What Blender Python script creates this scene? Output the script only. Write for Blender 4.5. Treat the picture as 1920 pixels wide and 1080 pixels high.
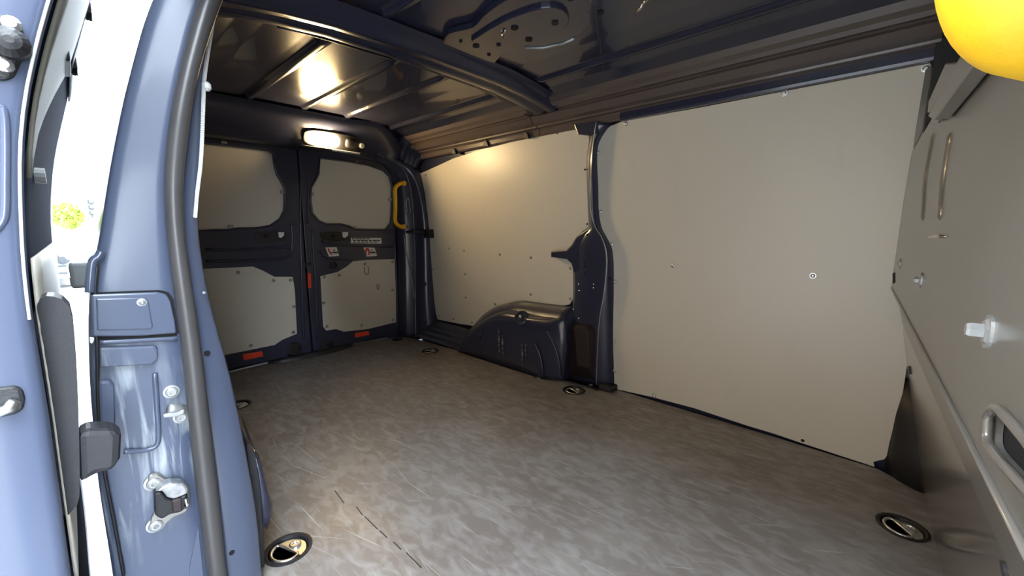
import bpy, bmesh, math, random
from mathutils import Vector, Matrix, geometry, noise
random.seed(7)
for o in list(bpy.data.objects): bpy.data.objects.remove(o)
S = bpy.context.scene
COL = S.collection

# ------------------------------------------------------------------ camera
# metres; the cargo floor is z = 0, the van runs along x (front = +x), the far side wall is at y = 1.76
F, HOR, VPX, CAMH = 765.0, 425.0, 138.0, 0.80
PIT = math.atan((540-HOR)/F)
AZ = math.atan((960-VPX)/math.hypot(F, 540-HOR))
FW = Vector((-math.cos(AZ)*math.cos(PIT), math.sin(AZ)*math.cos(PIT), -math.sin(PIT)))
RT = Vector((math.sin(AZ), math.cos(AZ), 0))
UP = RT.cross(FW)
CAM = Vector((0, 0, CAMH))
cd = bpy.data.cameras.new('camera'); cam = bpy.data.objects.new('camera', cd); COL.objects.link(cam)
cd.sensor_width = 36; cd.lens = 36*F/1920; cd.clip_start = .02; cd.clip_end = 300
cam.matrix_world = Matrix(((RT.x, UP.x, -FW.x, 0), (RT.y, UP.y, -FW.y, 0), (RT.z, UP.z, -FW.z, CAMH), (0, 0, 0, 1)))
S.camera = cam

# ------------------------------------------------------------------ world, exposure
SKY = 20.0
w = bpy.data.worlds.new('sky'); S.world = w; w.use_nodes = True
bg = w.node_tree.nodes['Background']; bg.inputs[0].default_value = (.80, .90, 1, 1); bg.inputs[1].default_value = SKY
S.view_settings.view_transform = 'Standard'; S.view_settings.look = 'None'
S.view_settings.exposure = 0.35; S.view_settings.gamma = 1
S.view_settings.use_curve_mapping = False
LAMP = 230.0

# ------------------------------------------------------------------ surveying helpers: where a sight line meets a real plane of the van
def ray(x, y): return FW + RT*((x-960)/F) - UP*((y-540)/F)
def hit(x, y, n, d):
    r = ray(x, y); n = Vector(n); return CAM + r*((d-n.dot(CAM))/n.dot(r))
def PX(x, y, d): return hit(x, y, (1, 0, 0), d)
def PY(x, y, d): return hit(x, y, (0, 1, 0), d)
def PZ(x, y, d=0.0): return hit(x, y, (0, 0, 1), d)
def PW(x, y, off=0.0): return hit(x, y, (0, 1, .05), 1.765-off)      # leaning side wall
KB = .054
def PB(x, y, off=0.0): return hit(x, y, (1, KB, 0), .0918-off)        # slanting bulkhead sheet

# ------------------------------------------------------------------ materials
def mat(name, col, rough=.5, metal=0, coat=0, var=0.0, scale=8, bump=0.0, bscale=60, spec=.5, emis=None, estr=0):
    m = bpy.data.materials.new(name); m.use_nodes = True
    nt = m.node_tree; b = nt.nodes['Principled BSDF']
    b.inputs['Base Color'].default_value = (*col, 1); b.inputs['Roughness'].default_value = rough
    b.inputs['Metallic'].default_value = metal; b.inputs['Coat Weight'].default_value = coat
    b.inputs['Coat Roughness'].default_value = .12; b.inputs['Specular IOR Level'].default_value = spec
    if emis: b.inputs['Emission Color'].default_value = (*emis, 1); b.inputs['Emission Strength'].default_value = estr
    if var or bump:
        tc = nt.nodes.new('ShaderNodeTexCoord'); n = nt.nodes.new('ShaderNodeTexNoise')
        n.inputs['Scale'].default_value = scale; n.inputs['Detail'].default_value = 6
        nt.links.new(tc.outputs['Object'], n.inputs['Vector'])
        if var:
            r = nt.nodes.new('ShaderNodeValToRGB')
            r.color_ramp.elements[0].position = .3; r.color_ramp.elements[1].position = .7
            r.color_ramp.elements[0].color = (*[c*(1-var) for c in col], 1)
            r.color_ramp.elements[1].color = (*[min(1, c*(1+var)) for c in col], 1)
            nt.links.new(n.outputs['Fac'], r.inputs['Fac']); nt.links.new(r.outputs['Color'], b.inputs['Base Color'])
        if bump:
            n2 = nt.nodes.new('ShaderNodeTexNoise'); n2.inputs['Scale'].default_value = bscale; n2.inputs['Detail'].default_value = 4
            nt.links.new(tc.outputs['Object'], n2.inputs['Vector'])
            bp = nt.nodes.new('ShaderNodeBump'); bp.inputs['Strength'].default_value = bump; bp.inputs['Distance'].default_value = .01
            nt.links.new(n2.outputs['Fac'], bp.inputs['Height']); nt.links.new(bp.outputs['Normal'], b.inputs['Normal'])
    return m
def mixnode(nt, fac, a, b):
    mx = nt.nodes.new('ShaderNodeMix'); mx.data_type = 'RGBA'
    nt.links.new(fac, mx.inputs[0])
    for k, v in ((6, a), (7, b)):
        if hasattr(v, 'is_output'): nt.links.new(v, mx.inputs[k])
        else: mx.inputs[k].default_value = (*v, 1)
    return mx.outputs[2]
def ramp(nt, src, p0, p1):
    r = nt.nodes.new('ShaderNodeMapRange'); r.inputs[1].default_value = p0; r.inputs[2].default_value = p1
    nt.links.new(src, r.inputs[0]); return r.outputs[0]
def noise_tex(nt, scale, stretch=(1, 1, 1), rot=0, detail=5, dist=0):
    tc = nt.nodes.new('ShaderNodeTexCoord'); mp = nt.nodes.new('ShaderNodeMapping')
    mp.vector_type = 'TEXTURE'; mp.inputs['Scale'].default_value = [1/k for k in stretch]; mp.inputs['Rotation'].default_value = (0, 0, rot)
    nt.links.new(tc.outputs['Object'], mp.inputs['Vector'])
    n = nt.nodes.new('ShaderNodeTexNoise'); n.inputs['Scale'].default_value = scale
    n.inputs['Detail'].default_value = detail; n.inputs['Distortion'].default_value = dist
    nt.links.new(mp.outputs['Vector'], n.inputs['Vector']); return n.outputs['Fac']

M = {}
M['blue'] = mat('blue_paint', (.070, .087, .138), .3, 0, .55, .06, 3, .03, 9)
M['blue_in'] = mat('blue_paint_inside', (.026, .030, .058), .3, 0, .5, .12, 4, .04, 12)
M['roof'] = mat('roof_paint', (.024, .026, .046), .22, 0, .6, .15, 5, .05, 7)
rb_ = M['roof'].node_tree.nodes['Principled BSDF']; rb_.inputs['Coat Roughness'].default_value = .05; rb_.inputs['Specular IOR Level'].default_value = .2
M['rail'] = mat('rail_paint', (.105, .082, .073), .35, 0, .3, .1, 5)
M['rubber'] = mat('black_rubber', (.055, .052, .053), .33, 0, 0, .1, 10)
M['black'] = mat('black_plastic', (.012, .012, .014), .5, 0, 0, .1, 20, .1, 300)
M['dark_plastic'] = mat('charcoal_plastic', (.017, .017, .021), .55, 0, 0, .1, 20, .15, 400)
M['grey_plastic'] = mat('mid_grey_plastic', (.14, .15, .155), .5, 0, 0, .1, 20)
M['vent'] = mat('brown_black_plastic', (.028, .018, .02), .42, 0, 0, .1, 20)
M['hole'] = mat('hole_dark', (.003, .003, .004), .9)
M['zinc'] = mat('zinc_metal', (.72, .73, .72), .35, 1, 0, .12, 60)
M['zinc_pale'] = mat('pale_zinc', (.42, .43, .43), .45, .6, 0, .1, 60)
M['chrome'] = mat('bright_steel', (.8, .8, .82), .18, 1)
M['asph_m'] = mat('dull_zinc', (.45, .46, .47), .45, .8, 0, .3, 90)
M['screw'] = mat('screw_steel', (.36, .35, .33), .4, .8)
M['yellow'] = mat('yellow_plastic', (.80, .45, .012), .5, 0, 0, .05, 10, .05, 200)
M['red'] = mat('red_reflector', (.9, .07, .03), .3, 0, .3, .15, 120)
M['white'] = mat('white_paper', (.78, .76, .72), .6)
M['ink'] = mat('dark_ink', (.02, .02, .02), .6)
M['redink'] = mat('red_ink', (.55, .04, .03), .6)
M['steel_grey'] = mat('taupe_paint', (.125, .115, .10), .28, 0, .35, .08, 3, .05, 6)
M['steel_gloss'] = mat('taupe_gloss_paint', (.12, .108, .095), .25, 0, .8, .06, 3)
M['cream'] = mat('cream_lining_darkened', (.17, .16, .13), .5, 0, 0, .05, 4)  # cream set darker than real so skylight does not wash it out
M['grey_lin'] = mat('grey_lining_darkened', (.06, .06, .064), .5, 0, 0, .05, 4)  # grey lowered too, countering the skylight in the colour
M['door_matte'] = mat('matte_blue_trim_darkened', (.022, .029, .05), .95, spec=.05)  # blue set darker than real to offset the bright skylight
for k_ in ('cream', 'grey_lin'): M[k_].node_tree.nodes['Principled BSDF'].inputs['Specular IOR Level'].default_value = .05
M['chain'] = mat('white_beads', (.6, .6, .6), .6)
M['brown'] = mat('rust_brown', (.10, .045, .03), .8)
M['lens_clear'] = mat('frosted_lens', (.7, .68, .62), .3)
M['lamp'] = mat('lit_lens', (1, .8, .5), .4, emis=(1, .70, .34), estr=LAMP)
M['pave'] = mat('pale_paving', (.22, .22, .215), .9, 0, 0, .1, .6)
M['leaf'] = mat('leaf_green', (.30, .42, .06), .6, 0, 0, .3, 1)
M['bark'] = mat('bark', (.2, .15, .1), .9)
M['facade'] = mat('pale_render', (.72, .66, .60), .9, 0, 0, .05, 1)
M['tan'] = mat('tan_brick', (.20, .16, .13), .9, 0, 0, .15, 2)
M['brick'] = mat('pink_render', (.62, .38, .32), .9)
M['carwhite'] = mat('white_car_paint', (.75, .75, .75), .25, 0, .5)
M['glass'] = mat('dark_glass', (.03, .035, .04), .08, 0, .3)
M['asph'] = mat('grey_metal', (.10, .11, .12), .6)

# worn jamb paint: blue with pale abrasion streaks
def worn():
    m = mat('worn_blue_paint', (.070, .087, .138), .4, 0, .15, .06, 3)
    nt = m.node_tree; b = nt.nodes['Principled BSDF']
    n = noise_tex(nt, 7, (9, 9, 1.0), 0, 8, .6)
    n2 = noise_tex(nt, 3.2, (1, 1, 1), 0, 3)
    mul = nt.nodes.new('ShaderNodeMath'); mul.operation = 'MULTIPLY'
    nt.links.new(ramp(nt, n, .50, .72), mul.inputs[0]); nt.links.new(ramp(nt, n2, .46, .64), mul.inputs[1])
    tc = nt.nodes.new('ShaderNodeTexCoord'); sx = nt.nodes.new('ShaderNodeSeparateXYZ'); nt.links.new(tc.outputs['Object'], sx.inputs[0])
    m2 = nt.nodes.new('ShaderNodeMath'); m2.operation = 'MULTIPLY'
    nt.links.new(mul.outputs[0], m2.inputs[0]); nt.links.new(ramp(nt, sx.outputs['Z'], 1.05, .95), m2.inputs[1]); mul = m2
    c = mixnode(nt, mul.outputs[0], (.070, .087, .138), (.42, .47, .50))
    nt.links.new(c, b.inputs['Base Color'])
    return m
M['worn'] = worn()
def scuffed():
    m = mat('scuffed_dark_paint', (.026, .030, .058), .4)
    nt = m.node_tree; b = nt.nodes['Principled BSDF']
    c = mixnode(nt, ramp(nt, noise_tex(nt, 45, (1, 1, 1), 0, 4, .5), .5, .6), (.026, .030, .058), (.30, .27, .23))
    nt.links.new(c, b.inputs['Base Color']); return m
M['scuff'] = scuffed()

# pale plastic-coated plywood with faint smears
def lining():
    m = mat('coated_plywood', (.66, .63, .55), .38, 0, 0, .02, 3)
    nt = m.node_tree; b = nt.nodes['Principled BSDF']
    n = noise_tex(nt, 1.6, (1, 1, 1), 0, 4, .3); f = noise_tex(nt, 14, (1, 1, .25), 0, 6, .4)
    c = mixnode(nt, ramp(nt, n, .2, .85), (.62, .58, .49), (.655, .615, .525))
    c = mixnode(nt, ramp(nt, f, .62, .95), c, (.585, .545, .455))
    nt.links.new(c, b.inputs['Base Color'])
    b.inputs['Roughness'].default_value = .36
    return m
M['lining'] = lining()

# brown phenolic floor, scuffed pale with scratches
def floor_mat():
    m = mat('scuffed_floor', (.12, .1, .09), .5)
    nt = m.node_tree; b = nt.nodes['Principled BSDF']
    big = noise_tex(nt, 2.2, (1, 1, 1), .4, 6, .5)
    fine = noise_tex(nt, 30, (.6, 1.2, 1), 0.04, 10, .6)
    sw = noise_tex(nt, 5, (.7, 1.4, 1), .5, 7, 1.4)
    c = mixnode(nt, ramp(nt, big, .3, .72), (.150, .128, .114), (.208, .192, .184))
    c = mixnode(nt, ramp(nt, fine, .42, .95), c, (.335, .333, .336))
    c = mixnode(nt, ramp(nt, sw, .55, 1.2), c, (.36, .345, .335))
    for (rot, st, th, sc, colr) in ((0.04, 60, .665, 2.6, (.40, .39, .38)), (0.29, 70, .675, 2.2, (.40, .39, .38)), (-0.16, 60, .685, 3.0, (.36, .34, .32)), (0.64, 50, .70, 2.4, (.40, .39, .38))):
        s = noise_tex(nt, sc, (1.0, st, 1), rot, 2, .25)
        c = mixnode(nt, ramp(nt, s, th, th+.06), c, colr)
    nt.links.new(c, b.inputs['Base Color'])
    nt.links.new(ramp(nt, big, -.5, 1.8), b.inputs['Roughness'])
    bp = nt.nodes.new('ShaderNodeBump'); bp.inputs['Strength'].default_value = .12; bp.inputs['Distance'].default_value = .004
    nt.links.new(fine, bp.inputs['Height']); nt.links.new(bp.outputs['Normal'], b.inputs['Normal'])
    return m
M['floor'] = floor_mat()

# ------------------------------------------------------------------ mesh helpers
WL = {}                                                     # world origin of every object
def link(name, me, base, parent=None, kind=None):
    o = bpy.data.objects.new(name, me); COL.objects.link(o)
    if parent: o.parent = parent; o.location = base - WL[parent]
    else: o.location = base
    WL[o] = base.copy()
    if kind: o['kind'] = kind
    return o
def mk(name, V, Fc, m, parent=None, smooth=False, kind=None, bevel=0, solid=0, sub=0, mats=None):
    V = [Vector(v) for v in V]
    n = len(V); base = Vector((sum(v.x for v in V)/n, sum(v.y for v in V)/n, min(v.z for v in V)))
    me = bpy.data.meshes.new(name); me.from_pydata([v-base for v in V], [], Fc); me.update()
    bm = bmesh.new(); bm.from_mesh(me); bmesh.ops.recalc_face_normals(bm, faces=bm.faces); bm.to_mesh(me); bm.free()
    me.materials.append(M[m] if isinstance(m, str) else m)
    if smooth:
        for p in me.polygons: p.use_smooth = True
    o = link(name, me, base, parent, kind)
    if solid:
        md = o.modifiers.new('solid', 'SOLIDIFY'); md.thickness = solid; md.offset = 0
    if sub:
        md = o.modifiers.new('sub', 'SUBSURF'); md.levels = sub; md.render_levels = sub
    if bevel:
        md = o.modifiers.new('bevel', 'BEVEL'); md.width = bevel; md.segments = 2; md.limit_method = 'ANGLE'; md.angle_limit = .6
    return o
def empty(name, loc, label, cat, group=None):
    o = link(name, None, Vector(loc)); o.empty_display_size = .02
    o['label'] = label; o['category'] = cat
    if group: o['group'] = group
    return o
def plate_geo(out, vec, holes=()):
    """solid plate: outline (3-D, planar) moved back by vec, with holes"""
    vec = Vector(vec); loops = [[Vector(p) for p in out]]+[[Vector(p) for p in h] for h in holes]
    allp = [p for l in loops for p in l]; n = len(allp)
    nrm = vec.normalized(); a = nrm.orthogonal().normalized(); b = nrm.cross(a)
    flat = [[Vector((p.dot(a), p.dot(b), 0)) for p in l] for l in loops]
    tris = geometry.tessellate_polygon(flat)
    V = allp+[p+vec for p in allp]
    Fc = [tuple(t) for t in tris]+[tuple(i+n for i in reversed(t)) for t in tris]
    k = 0
    for l in loops:
        m = len(l)
        for i in range(m):
            j = (i+1) % m; Fc.append((k+i, k+j, n+k+j, n+k+i))
        k += m
    return V, Fc
def plate(name, out, vec, m, parent=None, holes=(), bevel=.0015, kind=None):
    V, Fc = plate_geo(out, vec, holes)
    return mk(name, V, Fc, m, parent, False, kind, bevel)
def smooth_line(P, k=4):
    """Catmull-Rom through the points"""
    P = [Vector(p) for p in P]; R = []
    for i in range(len(P)-1):
        a = P[max(i-1, 0)]; b = P[i]; c = P[i+1]; d = P[min(i+2, len(P)-1)]
        for s in range(k):
            t = s/k
            R.append(.5*((2*b)+(c-a)*t+(2*a-5*b+4*c-d)*t*t+(3*b-a-3*c+d)*t**3))
    R.append(P[-1]); return R
def tube_geo(P, r, seg=10, closed=False, flat=1.0, ref=None):
    P = [Vector(p) for p in P]; n = len(P); V = []; Fc = []
    rr = r if isinstance(r, (list, tuple)) else [r]*n
    t0 = (P[1]-P[0]).normalized(); u = (Vector(ref)-t0*t0.dot(Vector(ref))).normalized() if ref else t0.orthogonal().normalized()
    for i in range(n):
        t = ((P[(i+1) % n]-P[i-1]) if closed else (P[min(i+1, n-1)]-P[max(i-1, 0)])).normalized()
        u = (u-t*t.dot(u)).normalized(); v = t.cross(u)
        for s in range(seg):
            a = 2*math.pi*s/seg; V.append(P[i]+(u*math.cos(a)+v*math.sin(a)*flat)*rr[i])
    for i in range(n if closed else n-1):
        for s in range(seg):
            a, b = i*seg+s, i*seg+(s+1) % seg; c, d = ((i+1) % n)*seg+(s+1) % seg, ((i+1) % n)*seg+s
            Fc.append((a, b, c, d))
    if not closed: Fc += [tuple(range(seg)), tuple(range((n-1)*seg, n*seg))]
    return V, Fc
def tube(name, P, r, m, parent=None, seg=10, closed=False, flat=1.0, ref=None):
    V, Fc = tube_geo(P, r, seg, closed, flat, ref); return mk(name, V, Fc, m, parent, True)
def lathe_geo(prof, org, axis, seg=16):
    """profile of (radius, height along axis)"""
    ax = Vector(axis).normalized(); a = ax.orthogonal().normalized(); b = ax.cross(a); org = Vector(org)
    V = []; Fc = []
    for (r, h) in prof:
        for s in range(seg):
            t = 2*math.pi*s/seg; V.append(org+ax*h+(a*math.cos(t)+b*math.sin(t))*r)
    for i in range(len(prof)-1):
        for s in range(seg): Fc.append((i*seg+s, i*seg+(s+1) % seg, (i+1)*seg+(s+1) % seg, (i+1)*seg+s))
    Fc += [tuple(range(seg)), tuple(range((len(prof)-1)*seg, len(prof)*seg))]
    return V, Fc
def lathe(name, prof, org, axis, m, parent=None, seg=16, smooth=False):
    V, Fc = lathe_geo(prof, org, axis, seg); return mk(name, V, Fc, m, parent, smooth)
def box(name, a, b, m, parent=None, bevel=.002, kind=None):
    a, b = Vector(a), Vector(b)
    out = [(a.x, a.y, a.z), (b.x, a.y, a.z), (b.x, b.y, a.z), (a.x, b.y, a.z)]
    return plate(name, out, (0, 0, b.z-a.z), m, parent, (), bevel, kind)
def loft_geo(rows):
    nr, nc = len(rows), len(rows[0]); V = [Vector(p) for r in rows for p in r]
    return V, [(i*nc+j, i*nc+j+1, (i+1)*nc+j+1, (i+1)*nc+j) for i in range(nr-1) for j in range(nc-1)]
def loft(name, rows, m, parent=None, solid=.003, kind=None, smooth=True, bevel=0):
    V, Fc = loft_geo(rows); return mk(name, V, Fc, m, parent, smooth, kind, bevel, solid)
def circ(c, r, axis, n=20, ry=None):
    ax = Vector(axis).normalized(); a = ax.orthogonal().normalized(); b = ax.cross(a)
    return [Vector(c)+a*r*math.cos(2*math.pi*i/n)+b*(ry or r)*math.sin(2*math.pi*i/n) for i in range(n)]
_screw = {}
def screw(p, nrm, parent, r=.0065, m='screw', name='screw'):
    """domed head on a washer; alike heads share one mesh"""
    key = (round(r, 4), m, tuple(round(c, 2) for c in nrm), name)
    p = Vector(p)
    if key not in _screw:
        V, Fc = lathe_geo([(r*1.35, -.0015), (r*1.35, .0008), (r, .001), (r*.85, .003), (r*.5, .0042), (r*.3, .0026)], (0, 0, 0), nrm, 10)
        me = bpy.data.meshes.new(name); me.from_pydata(V, [], Fc); me.materials.append(M[m])
        bm = bmesh.new(); bm.from_mesh(me); bmesh.ops.recalc_face_normals(bm, faces=bm.faces); bm.to_mesh(me); bm.free()
        _screw[key] = me
    return link(name, _screw[key], p, parent)
def interp(T, z):
    """piecewise linear table [(z, value)] sorted by z"""
    if z <= T[0][0]: return T[0][1]
    for (a, va), (b, vb) in zip(T, T[1:]):
        if z <= b: return va+(vb-va)*(z-a)/(b-a)
    return T[-1][1]

# ================================================================== THE SETTING
# ------------------------------------------------------------------ floor with round cut-outs for the lashing rings
RINGS = [(-1.035, .281), (-2.104, .421), (-1.092, 1.606), (-2.145, 1.504), (.098-.012, 1.44)]
RR = .055
fo = [(.165, .16), (.165, 1.66), (.03, 1.752), (-.3, 1.762), (-.935, 1.762), (-.96, 1.70), (-1.19, 1.685), (-1.30, 1.615), (-2.0, 1.615), (-2.0, 1.635), (-2.5, 1.60), (-2.60, 1.56),
      (-2.625, 1.45), (-2.655, 1.15), (-2.665, .95), (-2.655, .75), (-2.625, .45), (-2.60, .36), (-2.5, .33), (-1.95, .27), (-1.30, .195), (-1.22, .19), (-.985, .20), (-.975, .06), (.10, .06)]
fl = plate('floor', [Vector((x, y, 0)) for x, y in fo], (0, 0, -.012), 'floor', None, [circ((x, y, 0), RR-.004, (0, 0, 1), 28) for x, y in RINGS], .001, 'structure')
fl['label'] = 'scuffed brown plywood cargo floor'
sub_ = box('subfloor', (-2.7, -.02, -.06), (.3, 1.8, -.03), 'blue_in', fl, 0)

# dark scratches: a dashed gouge running across the floor
gp = [(488+0, 0)]
for i, (a, b) in enumerate((((628, 920), (645, 943)), ((668, 950), (680, 966)), ((684, 968), (708, 992)), ((712, 995), (726, 1008)), ((738, 1016), (752, 1030)), ((762, 1036), (790, 1064)))):
    A, B = PZ(*a, .0006), PZ(*b, .0006); d = (B-A).normalized(); s = Vector((-d.y, d.x, 0))*.0013
    mk('scratch', [A-s, B-s, B+s, A+s, A-s-Vector((0, 0, .0016)), B-s-Vector((0, 0, .0016)), B+s-Vector((0, 0, .0016)), A+s-Vector((0, 0, .0016))],
       [(0, 1, 2, 3), (4, 5, 6, 7), (0, 1, 5, 4), (1, 2, 6, 5), (2, 3, 7, 6), (3, 0, 4, 7)], 'ink', fl)

# ------------------------------------------------------------------ far side wall: steel skin behind the lining
def wy(z, off=0): return 1.765-off-.05*z
sk = [Vector((-2.66, 0, -.05)), Vector((.25, 0, -.05)), Vector((.25, 0, 1.46)), Vector((-2.66, 0, 1.46))]
wl = plate('wall_left', [Vector((p.x, wy(p.z, -.02), p.z)) for p in sk], (0, .02, 0), 'blue_in', None, (), 0, 'structure')
wl['label'] = 'dark blue steel side wall opposite the doorway'
WN = Vector((0, -1, -.05)).normalized()
TH = -WN*.008
def wpts(L, off=0): return [PW(x, y, off) for x, y in L]
front_px = [(1152, 729), (1149, 640), (1150, 560), (1150, 500), (1146, 465), (1133, 440), (1124, 420), (1121, 380), (1119, 300), (1122, 265), (1130, 248), (1145, 236), (1166, 228), (1320, 200), (1470, 171), (1600, 146), (1744, 118)]
fp = wpts(front_px)
xr = .060
fp += [Vector((xr, wy(1.15), 1.15)), Vector((xr, wy(.12), .12)), Vector((xr-.004, wy(.08), .08)), Vector((xr-.02, wy(.035), .035)), Vector((xr-.045, wy(.014), .014))]
fp += wpts([(1640, 876), (1500, 830), (1450, 813), (1400, 798), (1300, 765), (1220, 744)])
pf = plate('lining_panel', fp, TH, 'lining', wl, (), .0012); pf['label'] = 'large cream lining panel in front of the pillar'
for q in [(1173, 232), (1470, 175), (1736, 128), (1122, 287), (1127, 397), (1147, 458), (1153, 528), (1152, 640), (1152, 695), (1226, 742), (1262, 498), (1524, 517), (1677, 826)]:
    screw(PW(*q, .0005), WN, pf, .0075, 'zinc')
lathe('screw_hole', [(.006, -.001), (.006, .0006)], PW(1505, 826), WN, 'hole', pf, 10)
rear_px = [(788, 325), (800, 320), (822, 310), (850, 297), (900, 281), (960, 266), (1020, 252), (1077, 239), (1083, 251), (1104, 253), (1104, 265), (1100, 300), (1101, 350), (1103, 400), (1104, 425), (1090, 437), (1080, 446), (1073, 458), (1062, 470), (1033, 473), (1033, 482),
           (1062, 485), (1072, 494), (1075, 510), (1074, 560), (1068, 571), (1055, 573), (1013, 569), (978, 564), (951, 569), (929, 576), (907, 590), (888, 611), (860, 607), (820, 599), (813, 570), (808, 500), (804, 430), (797, 365)]
pr = plate('lining_panel', wpts(rear_px), TH, 'lining', wl, (), .0012); pr['label'] = 'cream lining panel above the wheel arch'
for q in [(842, 466), (870, 470), (937, 477), (995, 483), (872, 514), (873, 558), (995, 552), (928, 570), (1069, 503), (1069, 560), (812, 505), (814, 548), (850, 598), (885, 605), (823, 592), (798, 328)]:
    screw(PW(*q, .0005), WN, pr, .006, 'screw')
for q in [(1097, 318), (1101, 420), (1045, 250)]:
    lathe('screw_hole', [(.005, -.001), (.005, .0006)], PW(*q), WN, 'hole', pr, 8)

# pillar between the two panels: lofted between rear edge, front crease and the front panel edge
Lp = [(1108, 232), (1105, 262), (1100, 300), (1101, 350), (1103, 400), (1104, 425), (1086, 441), (1075, 460), (1073, 480), (1074, 500), (1075, 540), (1073, 572), (1066, 602), (1064, 660), (1062, 712)]
Cp = [(1118, 229), (1113, 263), (1110, 300), (1107, 350), (1108, 395), (1116, 425), (1127, 443), (1135, 463), (1138, 482), (1138, 500), (1135, 530), (1131, 560), (1124, 600), (1120, 660), (1118, 722)]
Rp = [(1145, 232), (1123, 266), (1119, 300), (1121, 350), (1122, 395), (1127, 425), (1136, 443), (1146, 463), (1149, 482), (1150, 500), (1150, 530), (1150, 560), (1149, 600), (1149, 660), (1151, 729)]
rows = []
for l, c, r in zip(Lp, Cp, Rp):
    a, b, d = PW(*l, .002), PW(*c, .035), PW(*r, .002)
    a2 = PW(l[0]+5, l[1], .028)
    rows.append([a+Vector((0, .02, 0)), a, a2, a2.lerp(b, .5), b+(a2-b)*.06, b, b.lerp(d, .5), d, d+Vector((0, .02, 0))])
cols = [smooth_line([r[k] for r in rows], 4) for k in range(9)]
rows = [[c[i] for c in cols] for i in range(len(cols[0]))]
pil = loft('pillar', rows, 'blue_in', wl, .002)
pil['label'] = 'dark blue pillar between the two lining panels'
for q in [(1083, 477), (1097, 492), (1097, 499), (1096, 513), (1120, 518), (1143, 522), (1101, 440)]:
    lathe('hole', [(.006, -.004), (.006, .0012)], PW(*q, .0315), WN, 'hole', pil, 8)
for q in [(1085, 533), (1086, 545), (1113, 533), (1113, 540), (1121, 525), (1123, 548), (1075, 580), (1085, 597)]:
    lathe('rivet', [(.0035, -.003), (.0035, .002), (.002, .003)], PW(*q, .0315), WN, 'chrome', pil, 8)
tube('edge_line', smooth_line([PW(*c, .0365) for c in Cp], 4), .0022, 'zinc_pale', pil, 6)  # pale line stands for the white highlight on the crease
# bracket arm reaching over the rear panel, and the dark bracket at the rail
br = plate('bracket', [PW(*q, .03) for q in [(1033, 472), (1062, 470), (1074, 458), (1080, 447), (1090, 438), (1104, 428), (1104, 500), (1076, 512), (1071, 494), (1062, 486), (1033, 482)]], -WN*.022, 'blue_in', wl, (), .003)
plate('rail_bracket', [PW(*q, .035) for q in [(1076, 233), (1120, 226), (1120, 250), (1104, 254), (1083, 252)]], -WN*.03, 'blue_in', wl, (), .003)
box('pillar_foot', PZ(1124, 729)+Vector((0, -.012, 0)), PZ(1156, 731)+Vector((0, .02, .026)), 'dark_plastic', wl, .006)

# lower ribbed ledge behind the wheel arch
a0, a1 = PW(818, 603, -.004), PW(890, 615, -.004)
rows = []
for i in range(9):
    t = i/8; y0 = 1.64; z0 = 0.002
    bulge = .006*(i % 2)
    rows.append([Vector((x, y0+(1.755-y0)*t-bulge, z0+.115*t+bulge)) for x in (-2.50, -2.3, -2.1, -1.96)])
loft('wall_ledge', rows, 'blue_in', wl, .002, None, False)

# ---- wheel arch
def arch_curve(pts, n=40):
    L = smooth_line(pts, 8); d = [0]
    for a, b in zip(L, L[1:]): d.append(d[-1]+(b-a).length)
    R = []; j = 0
    for i in range(n):
        s = d[-1]*i/(n-1)
        while j < len(L)-2 and d[j+1] < s: j += 1
        R.append(L[j].lerp(L[j+1], min(1, (s-d[j])/max(1e-6, d[j+1]-d[j]))))
    return R
yi = 1.622
outer = [PW(*q, .003) for q in [(872, 630), (888, 611), (907, 590), (929, 576), (951, 569), (978, 564), (1013, 568), (1045, 572), (1066, 574)]]
outer = [Vector((-2.02, 1.755, .05))]+outer+[Vector((-1.19, 1.745, .38)), Vector((-1.19, 1.735, .2)), Vector((-1.19, 1.735, .004))]
inner = [PY(*q, yi) for q in [(866, 648), (880, 632), (902, 613), (925, 603), (950, 602), (975, 608), (995, 628), (1006, 650), (1014, 680)]]
inner = [Vector((-2.01, yi, .004))]+inner+[Vector((-1.325, yi, .004))]
# the shell: foot line on the floor, inner face, rounded shoulder, crown against the wall
mid = [PY(*q, 1.662) for q in [(868, 642), (884, 623), (905, 603), (930, 589), (955, 583), (985, 588), (1012, 595), (1040, 598), (1055, 602), (1061, 625), (1062, 660)]]
mid = [Vector((-2.015, 1.662, .004))]+mid+[Vector((-1.205, 1.662, .004))]
OC, IC, MC = arch_curve(outer, 60), arch_curve(inner, 60), arch_curve(mid, 60)
foot = [Vector((p.x, yi-.004, .002)) for p in IC]
rows = []
for t in (0, .35, .7, .93): rows.append([f.lerp(i, t) for f, i in zip(foot, IC)])
for t in (0, .06, .18, .35, .55, .8): rows.append([i.lerp(m_, t)+(Vector((0, -.010, .008))*math.sin(math.pi*t) if i.z > .04 else Vector((0, 0, 0))) for i, m_ in zip(IC, MC)])
for t in (0, .08, .2, .4, .7, 1): rows.append([m_.lerp(o, t)+(Vector((0, -.004, .010))*math.sin(math.pi*t) if m_.z > .04 else Vector((0, 0, 0))) for m_, o in zip(MC, OC)])
arch = loft('wheel_arch', rows, 'blue_in', wl, .003)
arch['label'] = 'dark blue pressed steel wheel arch'
def on_arch(px, lift=.0):                                      # ribs follow the inner face
    return [PY(*q, yi-.006-lift) for q in px]
for L, r in (([(1003, 644), (1012, 665), (1017, 690), (1018, 706)], .006), ([(1026, 622), (1038, 645), (1047, 672), (1051, 704)], .006)):
    y_ = yi-.009 if L[0][0] < 1010 else 1.632
    tube('rib', smooth_line([PY(*q, y_) for q in L], 5), r, 'blue_in', arch, 8)
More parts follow.
